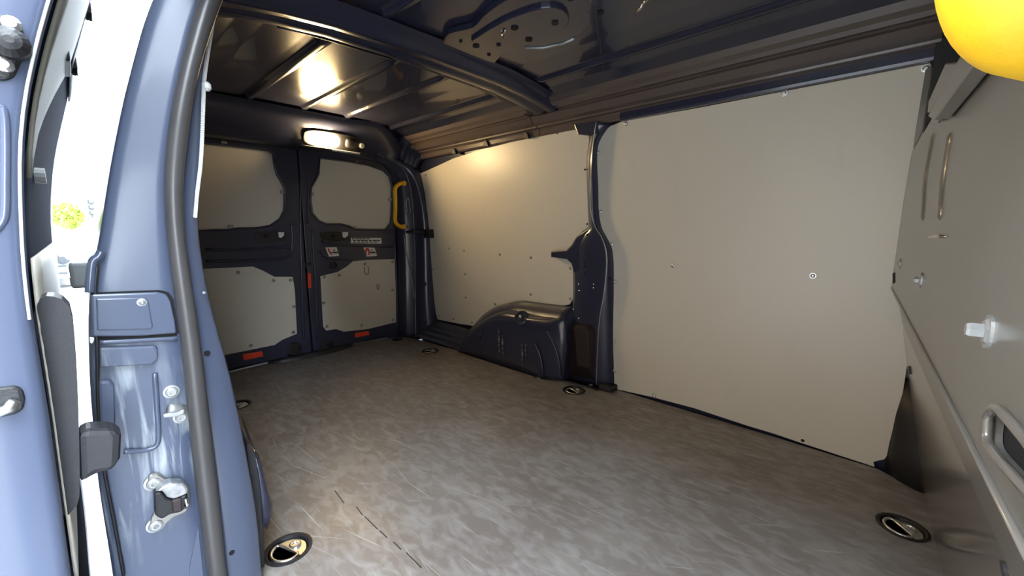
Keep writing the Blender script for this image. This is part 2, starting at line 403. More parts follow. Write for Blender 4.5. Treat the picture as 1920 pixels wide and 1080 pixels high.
for L in ([(902, 620), (899, 640)], [(935, 614), (936, 650), (936, 662)], [(942, 628), (943, 668)], [(979, 640), (980, 690)], [(986, 645), (986, 672)]):
    tube('rib', smooth_line([PY(*q, yi-.0055) for q in L], 4), [.001]+[.005]*(4*(len(L)-1)-1)+[.001], 'scuff', arch, 8)
bc = PY(979, 597, 1.640)
capn = Vector((.25, -.8, .55)).normalized()
cap = lathe('cap', [(.042, -.02), (.042, .004), (.036, .009), (.03, .009), (.027, .004), (.012, .004), (.011, .012), (.004, .013)], bc+capn*.012, capn, 'blue_in', arch, 24)
lathe('bolt', [(.008, 0), (.008, .008), (.005, .009)], bc+capn*.024, capn, 'zinc', cap, 6)
# vent cover of dark plastic: faceted box
vo = [(1062, 620), (1074, 606), (1112, 610), (1118, 620), (1117, 715), (1062, 703)]
A = [PW(*q, .028) for q in vo]
cvi = [(1078, 618), (1084, 612), (1098, 614), (1102, 622), (1104, 690), (1082, 685)]
B = [PW(*q, .075) for q in cvi]
V = A+B+[p-WN*.05 for p in A]; n = 6
Fc = [tuple(range(n, 2*n))]+[(i, (i+1) % n, n+(i+1) % n, n+i) for i in range(n)]+[(i, (i+1) % n, 2*n+(i+1) % n, 2*n+i) for i in range(n)]+[tuple(range(2*n, 3*n))]
vc = mk('vent_cover', V, Fc, 'vent', wl, False, None, .004); vc['label'] = 'dark brown plastic vent cover'
for (x, y) in ((1010, 709), (1050, 708), (1108, 722)):
    p = PZ(x, y, .001); screw(p, (0, 0, 1), wl, .009, 'screw')
tube('floor_edge_strip', [PZ(1000, 706, .004), PZ(1052, 712, .004), PZ(1120, 731, .004)], .005, 'dark_plastic', wl, 8, False)

# ---- roof rail along the far side: one pressed profile
prof = [(1.735, 1.262), (1.695, 1.262), (1.690, 1.268), (1.693, 1.290), (1.688, 1.296), (1.670, 1.299), (1.668, 1.306), (1.640, 1.312), (1.618, 1.334), (1.622, 1.339), (1.630, 1.344), (1.622, 1.351), (1.606, 1.351), (1.598, 1.362), (1.580, 1.372), (1.565, 1.392), (1.60, 1.43)]
def rail(name, x0, x1, prof, parent, m='rail', ysign=1):
    rows = [[Vector((x, y, z)) for (y, z) in prof] for x in (x0, x1)]
    return loft(name, rows, m, parent, .003, None, False)
ra = rail('roof_rail', -2.44, -1.40, prof, wl)
rb = rail('roof_rail', -1.395, .03, prof, wl)
rail('rail_strip', -.94, .02, [(1.700, 1.257), (1.686, 1.259), (1.684, 1.266), (1.688, 1.29), (1.70, 1.292)], wl, 'blue_in')
tube('edge_line', [Vector((-.85, 1.685, 1.264)), Vector((.0, 1.685, 1.264))], .002, 'zinc_pale', rb, 6)  # pale line drawn for the highlight above the panel top
tube('edge_line', [Vector((-.75, 1.597, 1.366)), Vector((-.28, 1.597, 1.366))], .0025, 'zinc_pale', rb, 6)  # pale line drawn for the highlight on the upper rail lip
for q in ((850, 283), (910, 268), (985, 253)):
    p = PY(*q, 1.672)
    mk('clip', [p+Vector((-.02, 0, -.012)), p+Vector((.02, 0, -.02)), p+Vector((.012, 0, .004)), p+Vector((-.006, 0, .018))]+[p+Vector((-.02, .02, -.012)), p+Vector((.02, .02, -.02)), p+Vector((.012, .02, .004)), p+Vector((-.006, .02, .018))],
       [(0, 1, 2, 3), (4, 5, 6, 7), (0, 1, 5, 4), (1, 2, 6, 5), (2, 3, 7, 6), (3, 0, 4, 7)], 'black', ra)
# rail's curved rear end, sweeping down to the corner pillar
rows = []
for i in range(9):
    t = i/8; x = -2.44-.10*t; dz = -.10*t*t
    rows.append([Vector((x, y-.02*t, z+dz*(1 if z < 1.37 else .3))) for (y, z) in prof])
loft('roof_rail_end', rows, 'blue_in', wl, .003)

# ------------------------------------------------------------------ ceiling: glossy pressed roof sheet with lengthwise beads
YC = .955
RZ = [(0, 1.440), (.35, 1.437), (.48, 1.428), (.56, 1.412), (.62, 1.385), (.66, 1.375)]
def roofz(x, y):
    z = interp(RZ, abs(y-YC))
    for (yr, x0, x1, wd, dp) in ((.665, -2.47, -1.47, .022, .012), (.925, -2.47, -1.47, .022, .012), (1.165, -2.52, -1.47, .022, .012), (1.455, -2.56, -1.47, .018, .012),
                                 (1.445, -1.24, -.1, .020, .012), (.465, -1.24, -.1, .02, .012), (.72, -1.24, -.1, .02, .012)):
        if x0 < x < x1:
            e = min(1, (x-x0)/.05, (x1-x)/.05); d = abs(y-yr)/wd
            if d < 1: z -= dp*e*min(1, (1-d)*1.9)
    return z
xs = [-2.60+i*.02 for i in range(int(2.86/.02)+1)]
ys = [.30+i*.0065 for i in range(int(1.31/.0065)+1)]
V = [Vector((x, y, roofz(x, y))) for x in xs for y in ys]; nc = len(ys)
Fc = [(i*nc+j, i*nc+j+1, (i+1)*nc+j+1, (i+1)*nc+j) for i in range(len(xs)-1) for j in range(nc-1)]
ceil = mk('ceiling', V, Fc, 'roof', None, True, 'structure'); ceil['label'] = 'glossy dark blue pressed steel roof'
box('roof_skin', (-2.70, .29, 1.455), (.30, 1.84, 1.475), 'blue', ceil, 0)
# cross beam: hat section with flanges, following the camber
hat = [(-1.470, .002), (-1.395, .000), (-1.388, -.012), (-1.375, -.034), (-1.362, -.038), (-1.318, -.038), (-1.312, -.030), (-1.302, -.030), (-1.296, -.038), (-1.265, -.038), (-1.255, -.030), (-1.246, .0), (-1.205, .002)]
def bz(y): return interp([(0, 1.434), (.35, 1.428), (.5, 1.414), (.6, 1.398), (.68, 1.378), (.72, 1.366)], abs(y-YC))
rows = []
for i in range(41):
    y = .245+i*1.42/40
    rows.append([Vector((x+(.03*((abs(y-YC)-.6)/.12 if abs(y-YC) > .6 else 0))*(x+1.34)/.1, y, bz(y)+dz-.004)) for x, dz in hat])
beam = loft('cross_beam', rows, 'roof', ceil, .003); beam['label'] = 'pressed cross beam under the roof'
for (px, py) in ((954, 172), (985, 194), (907, 160), (915, 164)):
    p = PZ(px, py, 1.41); p.z = bz(p.y)-.006
    lathe('hole', [(.009, -.003), (.009, .004)], p, (0, 0, 1), 'hole', beam, 10)
tube('edge_line', [Vector((-1.472, y, bz(y)-.005)) for y in (.50, .58, .66, .74, .82, .9)], .003, 'blue_in', beam, 6)
# end foot of the beam on the rail
plate('beam_foot', [Vector((-1.43, 1.60, 1.352)), Vector((-1.22, 1.60, 1.352)), Vector((-1.24, 1.665, 1.335)), Vector((-1.40, 1.665, 1.335))], (0, 0, .018), 'roof', ceil, (), .004)
# reinforcement pressing in front of the beam
rc = [(-1.20, .93), (-1.13, .90), (-1.04, .925), (-.96, .90), (-.86, .885), (-.76, .905), (-.68, .89), (-.52, .90), (-.40, .93), (-.40, 1.14), (-.55, 1.17), (-.66, 1.15), (-.76, 1.165), (-.86, 1.21), (-.96, 1.19), (-1.02, 1.14), (-1.10, 1.13), (-1.17, 1.16), (-1.20, 1.15)]
def dense(L, k=3): 
    P = smooth_line([Vector((x, y, 0)) for x, y in L]+[Vector((*L[0], 0))], k); return P[:-1]
rp = plate('roof_bracket', [Vector((p.x, p.y, 1.418)) for p in dense(rc)], (0, 0, .018), 'roof', ceil, (), .004)
rp['label'] = 'pressed reinforcement bracket under the roof'
ri = [(-1.10, .97), (-1.00, .955), (-.90, .95), (-.80, .97), (-.76, 1.02), (-.80, 1.10), (-.90, 1.13), (-1.0, 1.10), (-1.08, 1.07)]
plate('raised_island', [Vector((p.x, p.y, 1.408)) for p in dense(ri)], (0, 0, .014), 'roof', rp, (), .004)
ri2 = [(-.68, .95), (-.56, .94), (-.48, .98), (-.48, 1.08), (-.58, 1.11), (-.68, 1.08)]
plate('raised_island', [Vector((p.x, p.y, 1.408)) for p in dense(ri2)], (0, 0, .014), 'roof', rp, (), .004)
for (x, y, r) in ((-.93, 1.00, .012), (-.82, 1.06, .011), (-.95, 1.09, .012), (-1.05, 1.05, .008), (-1.13, 1.02, .012), (-1.15, 1.10, .007), (-.72, 1.0, .009), (-.60, 1.03, .03), (-.70, 1.12, .01), (-1.14, .96, .006)):
    lathe('hole', [(r, -.002), (r, .0015)], (x, y, 1.4065 if -1.10 < x < -.76 or x > -.68 else 1.4165), (0, 0, 1), 'hole', rp, 12)
tube('edge_line', [Vector((-1.02, 1.145, 1.417)), Vector((-.97, 1.19, 1.417)), Vector((-.90, 1.21, 1.417)), Vector((-.85, 1.205, 1.417))], .005, 'zinc_pale', rp, 8)
tube('spring_clip', [Vector((-1.00, 1.02, 1.405)), Vector((-.985, 1.0, 1.402)), Vector((-.955, .985, 1.405))], .003, 'chrome', rp, 8)
cl = PZ(1205, 8, 1.40)
tube('wire_clip', smooth_line([cl+Vector((-.03, .03, 0)), cl+Vector((-.01, .005, -.006)), cl, cl+Vector((.02, -.02, -.004)), cl+Vector((.05, -.025, .01))], 4), .004, 'chrome', rp, 8)

# ------------------------------------------------------------------ rear: aperture frame, header, sill
wr = plate('wall_rear', [Vector((-2.70, y, z)) for y, z in ((.40, -.06), (1.86, -.06), (1.86, 1.46), (.30, 1.46), (.36, 1.1), (.40, .8))], (-.012, 0, 0), 'blue_in', None, (), 0, 'structure')
wr['label'] = 'dark blue rear end frame around the back doors'
# three lines up the corner pillar, round the top corner and along the header
Aq = [(752, 640), (749, 560), (747, 450), (745, 385), (740, 340), (726, 314), (704, 303)]
Bq = [(780, 637), (779, 560), (778, 470), (775, 400), (768, 345), (752, 312), (712, 290)]
Cq = [(823, 625), (815, 560), (809, 480), (805, 420), (797, 362), (788, 322), (776, 305)]
rows = []
for a, b, c in zip(Aq, Bq, Cq):
    pa, pb, pc = PX(*a, -2.60), PX(*b, -2.535), PW(*c, -.004)
    rows.append([pa+Vector((-.06, 0, 0)), pa, pa.lerp(pb, .5)+Vector((.012, -.01, 0)), pb, pb+Vector((.012, .004, 0)), pb.lerp(pc, .5)+Vector((.01, -.012, 0)), pc])
for y in (1.40, 1.2, 1.0, .8, .6, .42, .30):
    za = 1.275 if y < 1.35 else 1.262
    pa, pb, pc = Vector((-2.60, y, za-.03)), Vector((-2.535, y, za+.015)), Vector((-2.42, y, 1.425))
    rows.append([pa+Vector((-.06, 0, 0)), pa, pa.lerp(pb, .5)+Vector((.006, 0, -.006)), pb, pb+Vector((.012, 0, .006)), pb.lerp(pc, .5)+Vector((.0, 0, .01)), pc])
cols = [smooth_line([r[k] for r in rows], 4) for k in range(7)]
fr = loft('door_frame', [[c[i] for c in cols] for i in range(len(cols[0]))], 'blue_in', wr, .003)
tube('edge_line', cols[3][:27], .0025, 'zinc_pale', fr, 6)
tube('edge_line', smooth_line([PX(*q, -2.52) for q in [(757, 440), (762, 480), (772, 520), (777, 560)]], 4), .0025, 'zinc_pale', fr, 6)
tube('edge_line', smooth_line([PX(*q, -2.50) for q in [(764, 398), (762, 380), (766, 372), (770, 400)]], 4), .0022, 'zinc_pale', fr, 6)
# black latch keeper across the corner pillar
kp = PX(788, 434, -2.46)
box('keeper_bar', PX(762, 433, -2.50)+Vector((-.01, 0, -.018)), PX(800, 437, -2.44)+Vector((.02, .02, .018)), 'black', wr, .005)
box('keeper_block', PX(800, 438, -2.42)+Vector((-.02, -.012, -.03)), PX(816, 438, -2.40)+Vector((.02, .0, .03)), 'black', wr, .005)
lathe('plug', [(.014, -.004), (.014, .003), (.008, .005)], PX(796, 533, -2.455), (.6, -.7, 0), 'black', wr, 12)
# rear sill: pale lip on the floor edge, centre latch hump, corner bumper
sill = tube('sill_strip', [Vector((-2.612, .40, .004)), Vector((-2.655, .75, .004)), Vector((-2.662, .95, .004)), Vector((-2.655, 1.15, .004)), Vector((-2.622, 1.47, .004))], .006, 'zinc_pale', wr, 8)
V, Fc = [], []
n = 24
for (k, z) in ((1.0, .0), (.97, .016), (.88, .024)):
    for i in range(n):
        a = 2*math.pi*i/n; V.append(Vector((-2.655+.085*k*math.sin(a), .965+.27*k*math.copysign(abs(math.cos(a))**.7, math.cos(a)), z)))
for r in range(2):
    for i in range(n): Fc.append((r*n+i, r*n+(i+1) % n, (r+1)*n+(i+1) % n, (r+1)*n+i))
Fc += [tuple(range(2*n, 3*n)), tuple(range(n))]
mk('latch_cover', V, Fc, 'black', wr, False)
lathe('bumper', [(.035, 0), (.035, .008), (.02, .012)], PZ(745, 637, .0), (0, 0, 1), 'black', wr, 16)

# ---- the two rear doors
DX = -2.618
def dpt(q, off=0): return PX(q[0], q[1], DX+off)
W1 = [(384, 268), (420, 271), (470, 277), (500, 281), (512, 288), (515, 308), (519, 326), (527, 340), (533, 352), (534, 375), (533, 395), (525, 411), (506, 424), (480, 428), (442, 429), (432, 432), (400, 432)]
W2 = [(600, 296), (650, 302), (690, 309), (718, 319), (730, 331), (735, 350), (734, 400), (732, 419), (722, 431), (690, 431), (666, 430), (655, 425), (640, 421), (612, 421), (597, 414), (585, 399), (582, 375), (583, 352), (590, 340), (597, 326), (598, 310)]
L1 = [(400, 503), (475, 500), (492, 507), (515, 519), (549, 519), (553, 545), (557, 626), (530, 637), (515, 647), (405, 669)]
L2 = [(601, 518), (633, 510), (650, 500), (662, 490), (690, 487), (740, 486), (742, 540), (743, 604), (690, 617), (645, 622), (630, 617), (612, 620), (606, 612), (603, 560)]
def rect(y0, y1, z0, z1, x=DX): return [Vector((x, y0, z0)), Vector((x, y1, z0)), Vector((x, y1, z1)), Vector((x, y0, z1))]
def left_extend(pts, ymin):       # the outer edge of the near door lies behind the pillar
    a, b = pts[0], pts[-1]; return pts+[Vector((a.x, ymin, b.z)), Vector((a.x, ymin, a.z))]
def door(name, y0, y1, wpx, lpx, ext, label):
    win = [dpt(q) for q in wpx]; low = [dpt(q, .006) for q in lpx]
    if ext: win = left_extend(win, .415); low = left_extend(low, .415)
    d = plate(name, rect(y0, y1, .022, 1.262), (-.035, 0, 0), 'blue_in', None, [win], .003, 'structure'); d['label'] = label
    up = plate('lining_panel', [p+Vector((-.010, (p.y-(y0+y1)/2)*.02, (p.z-1.0)*.02)) for p in win], (-.006, 0, 0), 'lining', d, (), .001)
    up['label'] = 'upper window lining panel'
    lo = plate('lining_panel', low, (-.006, 0, 0), 'lining', d, (), .0012); lo['label'] = 'lower lining panel'
    # rolled rim round the window
    tube('window_rim', win, .007, 'blue_in', d, 8, True)
    return d, up, lo
d1, u1, l1 = door('door_1', .40, .942, W1, L1, True, 'dark blue rear door nearest the open doorway')
d2, u2, l2 = door('door_2', .952, 1.565, W2, L2, False, 'dark blue rear door beside the yellow grab handle')
RN = Vector((1, 0, 0))
for q in [(446, 511), (513, 526), (545, 525), (551, 575), (550, 623), (470, 648)]: screw(dpt(q, .0065), RN, l1, .008)
for q in [(608, 519), (636, 516), (684, 495), (736, 491), (736, 544), (737, 600), (678, 610), (613, 612), (607, 568)]: screw(dpt(q, .0065), RN, l2, .008)
for q, u in [((420, 268), u1), ((530, 360), u1), ((433, 425), u1), ((669, 305), u2), ((585, 364), u2), ((664, 427), u2), ((732, 374), u2)]:
    p = dpt(q, .001); box('clip', p+Vector((-.008, -.013, -.009)), p+Vector((.004, .013, .009)), 'screw', u, .003)
# pressed stiffening lines across the doors
def bead(d, px, r=.008, off=.001): tube('pressed_rib', smooth_line([dpt(q, off) for q in px], 5), r, 'blue_in', d, 8)
bead(d1, [(385, 468), (440, 468), (500, 466), (545, 462)]); bead(d1, [(385, 490), (460, 489), (520, 486), (548, 478)])
bead(d1, [(546, 420), (548, 450), (546, 470)], .006)
bead(d2, [(603, 452), (640, 459), (700, 462), (738, 462)]); bead(d2, [(600, 470), (612, 482), (640, 486), (660, 486)])
bead(d2, [(586, 430), (587, 470), (592, 540), (594, 640)], .006); bead(d1, [(563, 330), (563, 420), (566, 540), (569, 640)], .006)
bead(d2, [(574, 325), (578, 345), (577, 420)], .006); bead(d2, [(740, 450), (744, 540), (745, 625)], .006)
# pull recesses beside the door joint
for d, px in ((d1, [(475, 436), (520, 434), (538, 438), (536, 452), (510, 456), (480, 452)]), (d2, [(600, 436), (625, 434), (655, 436), (656, 450), (625, 453), (603, 448)])):
    rc_ = plate('pull_recess', [dpt(q, .004) for q in px], (-.006, 0, 0), 'black', d, (), .002)
    for q in ((498, 442), ) if d is d1 else ((624, 443), ):
        lathe('hole', [(.012, -.002), (.012, .001)], dpt(q, .0045), RN, 'hole', rc_, 12)
for d, q in ((d1, (527, 440)), (d2, (647, 440))):
    plate('white_tab', [dpt((q[0]+a, q[1]+b), .012) for a, b in ((-5, -5), (6, -5), (6, 1), (1, 6), (-4, 5))], (-.014, 0, 0), 'white', d, (), .002)
# round stop buffers at the door bottoms, oval grommet
for d, q in ((d1, (551, 654)), (d2, (613, 650))):
    bf = lathe('buffer', [(.042, -.004), (.042, .012), (.034, .018), (.026, .018), (.022, .008)], dpt(q, .0), RN, 'black', d, 20)
lathe('grommet', [(.024, -.004), (.024, .008), (.016, .010), (.012, .004)], dpt((626, 497), .001), RN, 'black', d2, 16)
# red reflectors
plate('reflector', [dpt(q, .010) for q in ((456, 665), (492, 659), (494, 668), (457, 676))], (-.012, 0, 0), 'red', d1, (), .002)
plate('reflector', [dpt(q, .010) for q in ((666, 625), (692, 621), (693, 628), (667, 633))], (-.012, 0, 0), 'red', d2, (), .002)
plate('reflector', [dpt(q, .008) for q in ((577, 512), (583, 512), (584, 540), (578, 540))], (-.012, 0, 0), 'red', d2, (), .002)
box('lock_plate', dpt((570, 496), -.003)+Vector((0, 0, -.012)), dpt((584, 496), .006)+Vector((0, 0, .012)), 'black', d2, .003)
# stickers
for q0, mark in (((610, 463), 'arrow'), ((681, 463), 'loop')):
    st = plate('warning_sticker', [dpt((q0[0]+a, q0[1]+b), .0012) for a, b in ((0, 1), (21, 0), (26, 17), (7, 18))], (-.001, 0, 0), 'white', d2, (), 0)
    if mark == 'arrow': L = [(4, 3), (8, 3), (8, 8), (12, 10), (12, 16), (9, 13), (6, 9)]
    else: L = [(5, 2), (10, 2), (13, 8), (12, 15), (9, 15), (10, 9), (8, 6), (6, 10), (7, 15), (4, 12), (3, 7)]
    plate('red_symbol', [dpt((q0[0]+a, q0[1]+b), .0018) for a, b in L], (-.0005, 0, 0), 'redink', st, (), 0)
    for a, b, c, e in ((15, 5, 18, 7), (13, 9, 23, 12)):
        plate('printed_line', [dpt((q0[0]+x, q0[1]+y), .0018) for x, y in ((a, b), (c, b), (c, e), (a, e))], (-.0005, 0, 0), 'ink', st, (), 0)
ls = plate('text_sticker', [dpt(q, .0012) for q in ((658, 446), (715, 446), (716, 457), (658, 456))], (-.001, 0, 0), 'white', d2, (), 0)
for (a, b, y, h, k) in ((660, 694, 447, 1.6, 5), (662, 714, 450, 2.2, 7), (662, 708, 453.4, 1.6, 6)):
    x = a
    for i in range(k):
        wd = (b-a)/k*(.72+.2*((i*7) % 3)/2)
        plate('printed_word', [dpt(q, .0018) for q in ((x, y), (x+wd, y), (x+wd, y+h), (x, y+h))], (-.0005, 0, 0), 'ink', ls, (), 0); x += (b-a)/k
# brown ring marks on the lower panel
def ringmark(c, rx, rz, a0, a1):
    c = dpt(c, .0068); P = [c+Vector((0, rx*math.cos(a0+(a1-a0)*i/14), rz*math.sin(a0+(a1-a0)*i/14))) for i in range(15)]
    tube('stain_mark', P, .0022, 'brown', l2, 5, False, .3, (0, 0, 1))
ringmark((687, 506), .016, .032, 2.4, 7.2); ringmark((709, 537), .009, .022, 2.0, 7.0)

# ------------------------------------------------------------------ near side wall: rear section with the door pillar
JL = [(-.40, -.03), (.188, -.017), (.373, -.017), (.56, -.007), (.697, .007), (.761, .025), (.891, .052), (1.03, .087), (1.175, .131), (1.30, .19), (1.42, .26)]
SL = [(-.40, .10), (.117, .104), (.379, .103), (.595, .108), (.749, .106), (.841, .108), (.913, .115), (1.021, .138), (1.188, .186), (1.30, .235), (1.42, .29)]
SR = [(-.40, .137), (.094, .137), (.362, .140), (.588, .139), (.748, .134), (.842, .135), (.916, .146), (1.055, .174), (1.202, .224), (1.30, .27), (1.42, .32)]
FR = [(-.05, .205), (.02, .205), (.178, .207), (.358, .197), (.503, .186), (.573, .176), (.682, .162), (.815, .159), (.874, .169), (1.07, .196), (1.218, .229), (1.42, .33)]
def soft(T, z):
    return sum(interp(T, z+d)*k for d, k in ((-.05, .2), (-.025, .2), (0, .2), (.025, .2), (.05, .2)))
zs = [-.40+i*.0175 for i in range(int(1.80/.0175)+1)]
rows = []
def side_pt(x, z, k):
    # body side between the outer door-post line and the cargo-side flange line, drawing in towards the rear
    zo = .8+(z-.8)*.95/-x; t = min(1, (-x-.95)/.35)
    a = soft(JL, zo); b = soft(FR, zo)
    y0 = soft(JL, z)*(1-t)+max(a*-x/.95, a)*t; y1 = soft(FR, z)*(1-t)+b*-x/.95*t
    return Vector((x, y0+(y1-y0)*k*t+.0015, z))
for z in zs:
    a, b = soft(JL, z), soft(SL, z)
    rows.append([Vector((x, a+.014*(-x-.95)+.001, z)) for x in (-2.66, -2.2, -1.8, -1.4, -1.15)]+[Vector((-.985, a+.001, z)), Vector((-.962, a-.0005, z)), Vector((-.953, a+.004, z)), Vector((-.950, a+.014, z))]
                +[Vector((-.950+.006*t, a+.014+(b-a-.006)*t, z)) for t in (.25, .5, .75, 1.0)])
wrt = loft('wall_right', rows, 'worn', None, .003, 'structure'); wrt['label'] = 'blue door pillar and outer body side at the open doorway'
# inner skin that closes the side behind the pillar
rows = []
for z in [-.05+i*.05 for i in range(31)]:
    rows.append([Vector((-.985, soft(FR, z)-.008, z))]+[side_pt(x, z, .7) for x in (-1.3, -1.6, -2.0, -2.66)])
loft('inner_skin', rows, 'blue_in', wrt, .003)
loft('rear_corner', [[Vector((-2.655, soft(JL, z)+.028+(.44-soft(JL, z)-.028)*t, z)) for t in (0, .5, 1)] for z in zs], 'blue', wrt, .003)
loft('side_floor', [[Vector((x, y, -.02)) for y in (-.005, .1, .36)] for x in (-2.655, -1.8, -1.0)], 'blue', wrt, .003)
# flange sheet between seal and cargo space
rows = []
for z in [-.02+i*.02 for i in range(73)]:
    a, b = soft(SR, z)-.012, soft(FR, z)
    rows.append([Vector((-.952, a, z)), Vector((-.958, a+(b-a)*.5, z)), Vector((-.966, b-.003, z)), Vector((-.972, b, z)), Vector((-1.05, b+.002, z))])
fln = loft('inner_flange', rows, 'blue', wrt, .003)
for q in ((388, 662), (434, 1035)):
    p = PX(*q, -.957); lathe('hole', [(.0055, -.004), (.0055, .003)], p, (1, 0, 0), 'hole', fln, 10)
for q in ((416, 1012), (383, 549)): screw(PX(*q, -.955), (1, 0, 0), fln, .002, 'zinc_pale', 'rivet')
# thick rubber seal on the flange
P = []; R = []
for z in [-.30+i*.03 for i in range(57)]:
    a, b = soft(SL, z), soft(SR, z); P.append(Vector((-.932, (a+b)/2+.002, z))); R.append((b-a)/2*.93)
sl = tube('door_seal', P, R, 'rubber', wrt, 20, False, 1.0, (1, 0, 0)); sl['label'] = 'thick black rubber door seal'
tube('seal_lip', [p+Vector((-.016, r-.002, 0)) for p, r in zip(P, R)], .004, 'rubber', wrt, 8)
# beaded white trim along the upper flange
cp = smooth_line([PX(*q, -.962) for q in ((405, 8), (396, 60), (388, 110), (383, 150), (381, 200), (379, 260), (376, 310), (370, 360), (366, 408))], 14)
cr = tube('white_edge_trim', cp, .0024, 'chain', wrt, 6)
V, Fc = [], []
for i in range(0, len(cp)-1):
    v, f = lathe_geo([(.001, -.003), (.0034, -.0013), (.0034, .0013), (.001, .003)], cp[i], (cp[i+1]-cp[i]), 6)
    k = len(V); V += v; Fc += [tuple(a+k for a in t) for t in f]
bd = mk('trim_teeth', V, Fc, 'chain', cr, False, 'stuff')
lathe('trim_knob', [(.004, -.008), (.0075, -.004), (.0075, .004), (.004, .008)], PX(387, 162, -.962), (0, 0, 1), 'chain', cr, 10)
# slim panels and pressings on the pillar face
JX = -.944
def jp(q, off=0): return PX(q[0], q[1], JX+off)
cvp = [(170, 552), (296, 548), (312, 552), (320, 564), (328, 600), (331, 625), (270, 630), (172, 632)]
rcv = plate('rail_cover', [jp(q, .008) for q in cvp], (-.012, 0, 0), 'blue', wrt, (), .003); rcv['label'] = 'small blue cover panel with a screw on the pillar'
plate('cover_pressing', [jp(q, .0105) for q in ((180, 560), (272, 558), (278, 562), (287, 612), (284, 617), (182, 620))], (-.004, 0, 0), 'blue', rcv, (), .002)
screw(jp((266, 567), .0105), (1, 0, 0), rcv, .005, 'zinc_pale')
plate('dark_slot', [jp(q, .003) for q in ((182, 632), (332, 624), (332, 631), (190, 641))], (-.004, 0, 0), 'hole', wrt, (), 0)
plate('cover_gap', [jp(q, .002) for q in ((170, 549), (300, 544), (316, 548), (326, 562), (336, 625), (330, 626), (320, 566), (310, 553), (296, 549), (170, 553))], (-.003, 0, 0), 'hole', wrt, (), 0)
plate('torn_tape', [jp(q, .005) for q in ((168, 632), (177, 633), (176, 640), (172, 645), (168, 642))], (-.003, 0, 0), 'white', wrt, (), .001)
def pressing(px, d=.007, name='pressing'):
    L = [jp(q, d) for q in px]; V, Fc = plate_geo(L, (-d-.004, 0, 0)); mk(name, V, Fc, 'worn', wrt, False, None, .005)
pressing([(186, 652), (292, 648), (296, 654), (296, 676), (288, 684), (188, 690)])
pressing([(184, 714), (206, 712), (214, 722), (216, 800), (206, 812), (186, 812)], .005)
tube('pressed_line', smooth_line([jp(q, .003) for q in ((290, 700), (294, 760), (297, 820), (290, 838), (268, 845), (232, 847))], 5), .004, 'blue', wrt, 8)
tube('pressed_line', smooth_line([jp(q, .003) for q in ((188, 642), (250, 639), (332, 634))], 5), .004, 'blue', wrt, 8)
tube('panel_seam', smooth_line([jp(q, .003) for q in ((182, 500), (178, 560), (182, 650), (184, 760), (192, 860), (214, 980), (232, 1079))], 5), .0025, 'black', wrt, 6)
tube('body_step', smooth_line([jp(q, .004) for q in ((190, 472), (184, 482), (174, 490), (170, 520), (168, 548))], 5), .006, 'blue', wrt, 8)
# upper bolts and guide pin
def bolt(c, r, parent, nm='bolt'):
    return lathe(nm, [(r*1.5, -.004), (r*1.5, .0025), (r*1.15, .003), (r*1.05, .008), (r*.75, .0095), (r*.45, .0095), (r*.4, .006)], jp(c, .002), (1, 0, 0), 'zinc_pale', parent, 18)
bolt((321, 734), .008, wrt); gp_ = bolt((339, 781), .008, wrt)
pin = tube('guide_pin', [jp((346, 767), .006), jp((325, 766), .014), jp((316, 766), .016)], .008, 'zinc_pale', wrt, 10); pin['label'] = 'bright metal guide pin on the pillar'
plate('pin_tongue', [jp(q, .018) for q in ((306, 778), (318, 774), (346, 768), (346, 776), (330, 782), (307, 784))], (-.006, 0, 0), 'zinc_pale', pin, (), .002)
# striker: base plate, folded housing, loop, two bolts
sp = plate('striker_plate', [jp(q, .008) for q in ((277, 897), (283, 889), (297, 888), (308, 896), (322, 903), (344, 903), (354, 911), (357, 930), (356, 950), (348, 962), (328, 970), (310, 984), (300, 994), (288, 994), (281, 984), (284, 972), (290, 962), (290, 925), (280, 912))], (-.010, 0, 0), 'screw', wrt, (), .003)
sp['label'] = 'zinc door striker with two bolts on the pillar'
hs = [(290, 925), (302, 921), (312, 934), (326, 938), (342, 930), (352, 926), (355, 948), (338, 962), (318, 966), (304, 975), (291, 968)]
plate('striker_housing', [jp(q, .030) for q in hs], (-.024, 0, 0), 'black', sp, (), .004)
plate('striker_block', [jp(q, .034) for q in ((322, 939), (341, 933), (342, 960), (324, 962))], (-.008, 0, 0), 'vent', sp, (), .003)
plate('striker_hood', [jp(q, .033) for q in ((291, 924), (305, 912), (322, 906), (344, 906), (353, 916), (352, 926), (341, 931), (326, 937), (313, 933), (304, 921))], (-.026, 0, 0), 'asph_m', sp, (), .004)
tube('striker_loop', [jp((349, 936), .03), jp((350, 940), .042), jp((350, 946), .042), jp((349, 950), .03)], .004, 'chrome', sp, 8)
for q in ((288, 904), (292, 983)): bolt(q, .0095, sp)
# rail end block on the outer body side and pale scuff patch low on the pillar
eb = PX(150, 517, -1.02)
box('rail_end_block', Vector((-1.06, eb.y-.012, eb.z-.022)), Vector((-1.02, eb.y+.016, eb.z+.022)), 'grey_plastic', wrt, .005)
plate('bare_patch', [jp(q, .0035) for q in ((372, 985), (382, 1079), (392, 1150), (350, 1150), (356, 1060))], (-.004, 0, 0), 'blue', wrt, (), .001)
# lintel and front post of the doorway, sill
hd = [[Vector((x, y, z)) for y, z in ((.17, 1.262), (.23, 1.27), (.30, 1.33), (.31, 1.46), (.20, 1.47))] for x in (-1.0, .30)]
loft('door_lintel', hd, 'blue', wrt, .004, None, False)
plate('front_post', [Vector((.12, y, z)) for y, z in ((.02, -.40), (.17, -.40), (.17, .9), (.32, 1.46), (.18, 1.46), (.03, .9))], (.2, 0, 0), 'blue', wrt, (), .006)
box('door_step', (-.97, -.03, -.32), (.14, .07, -.02), 'blue', wrt, .01)
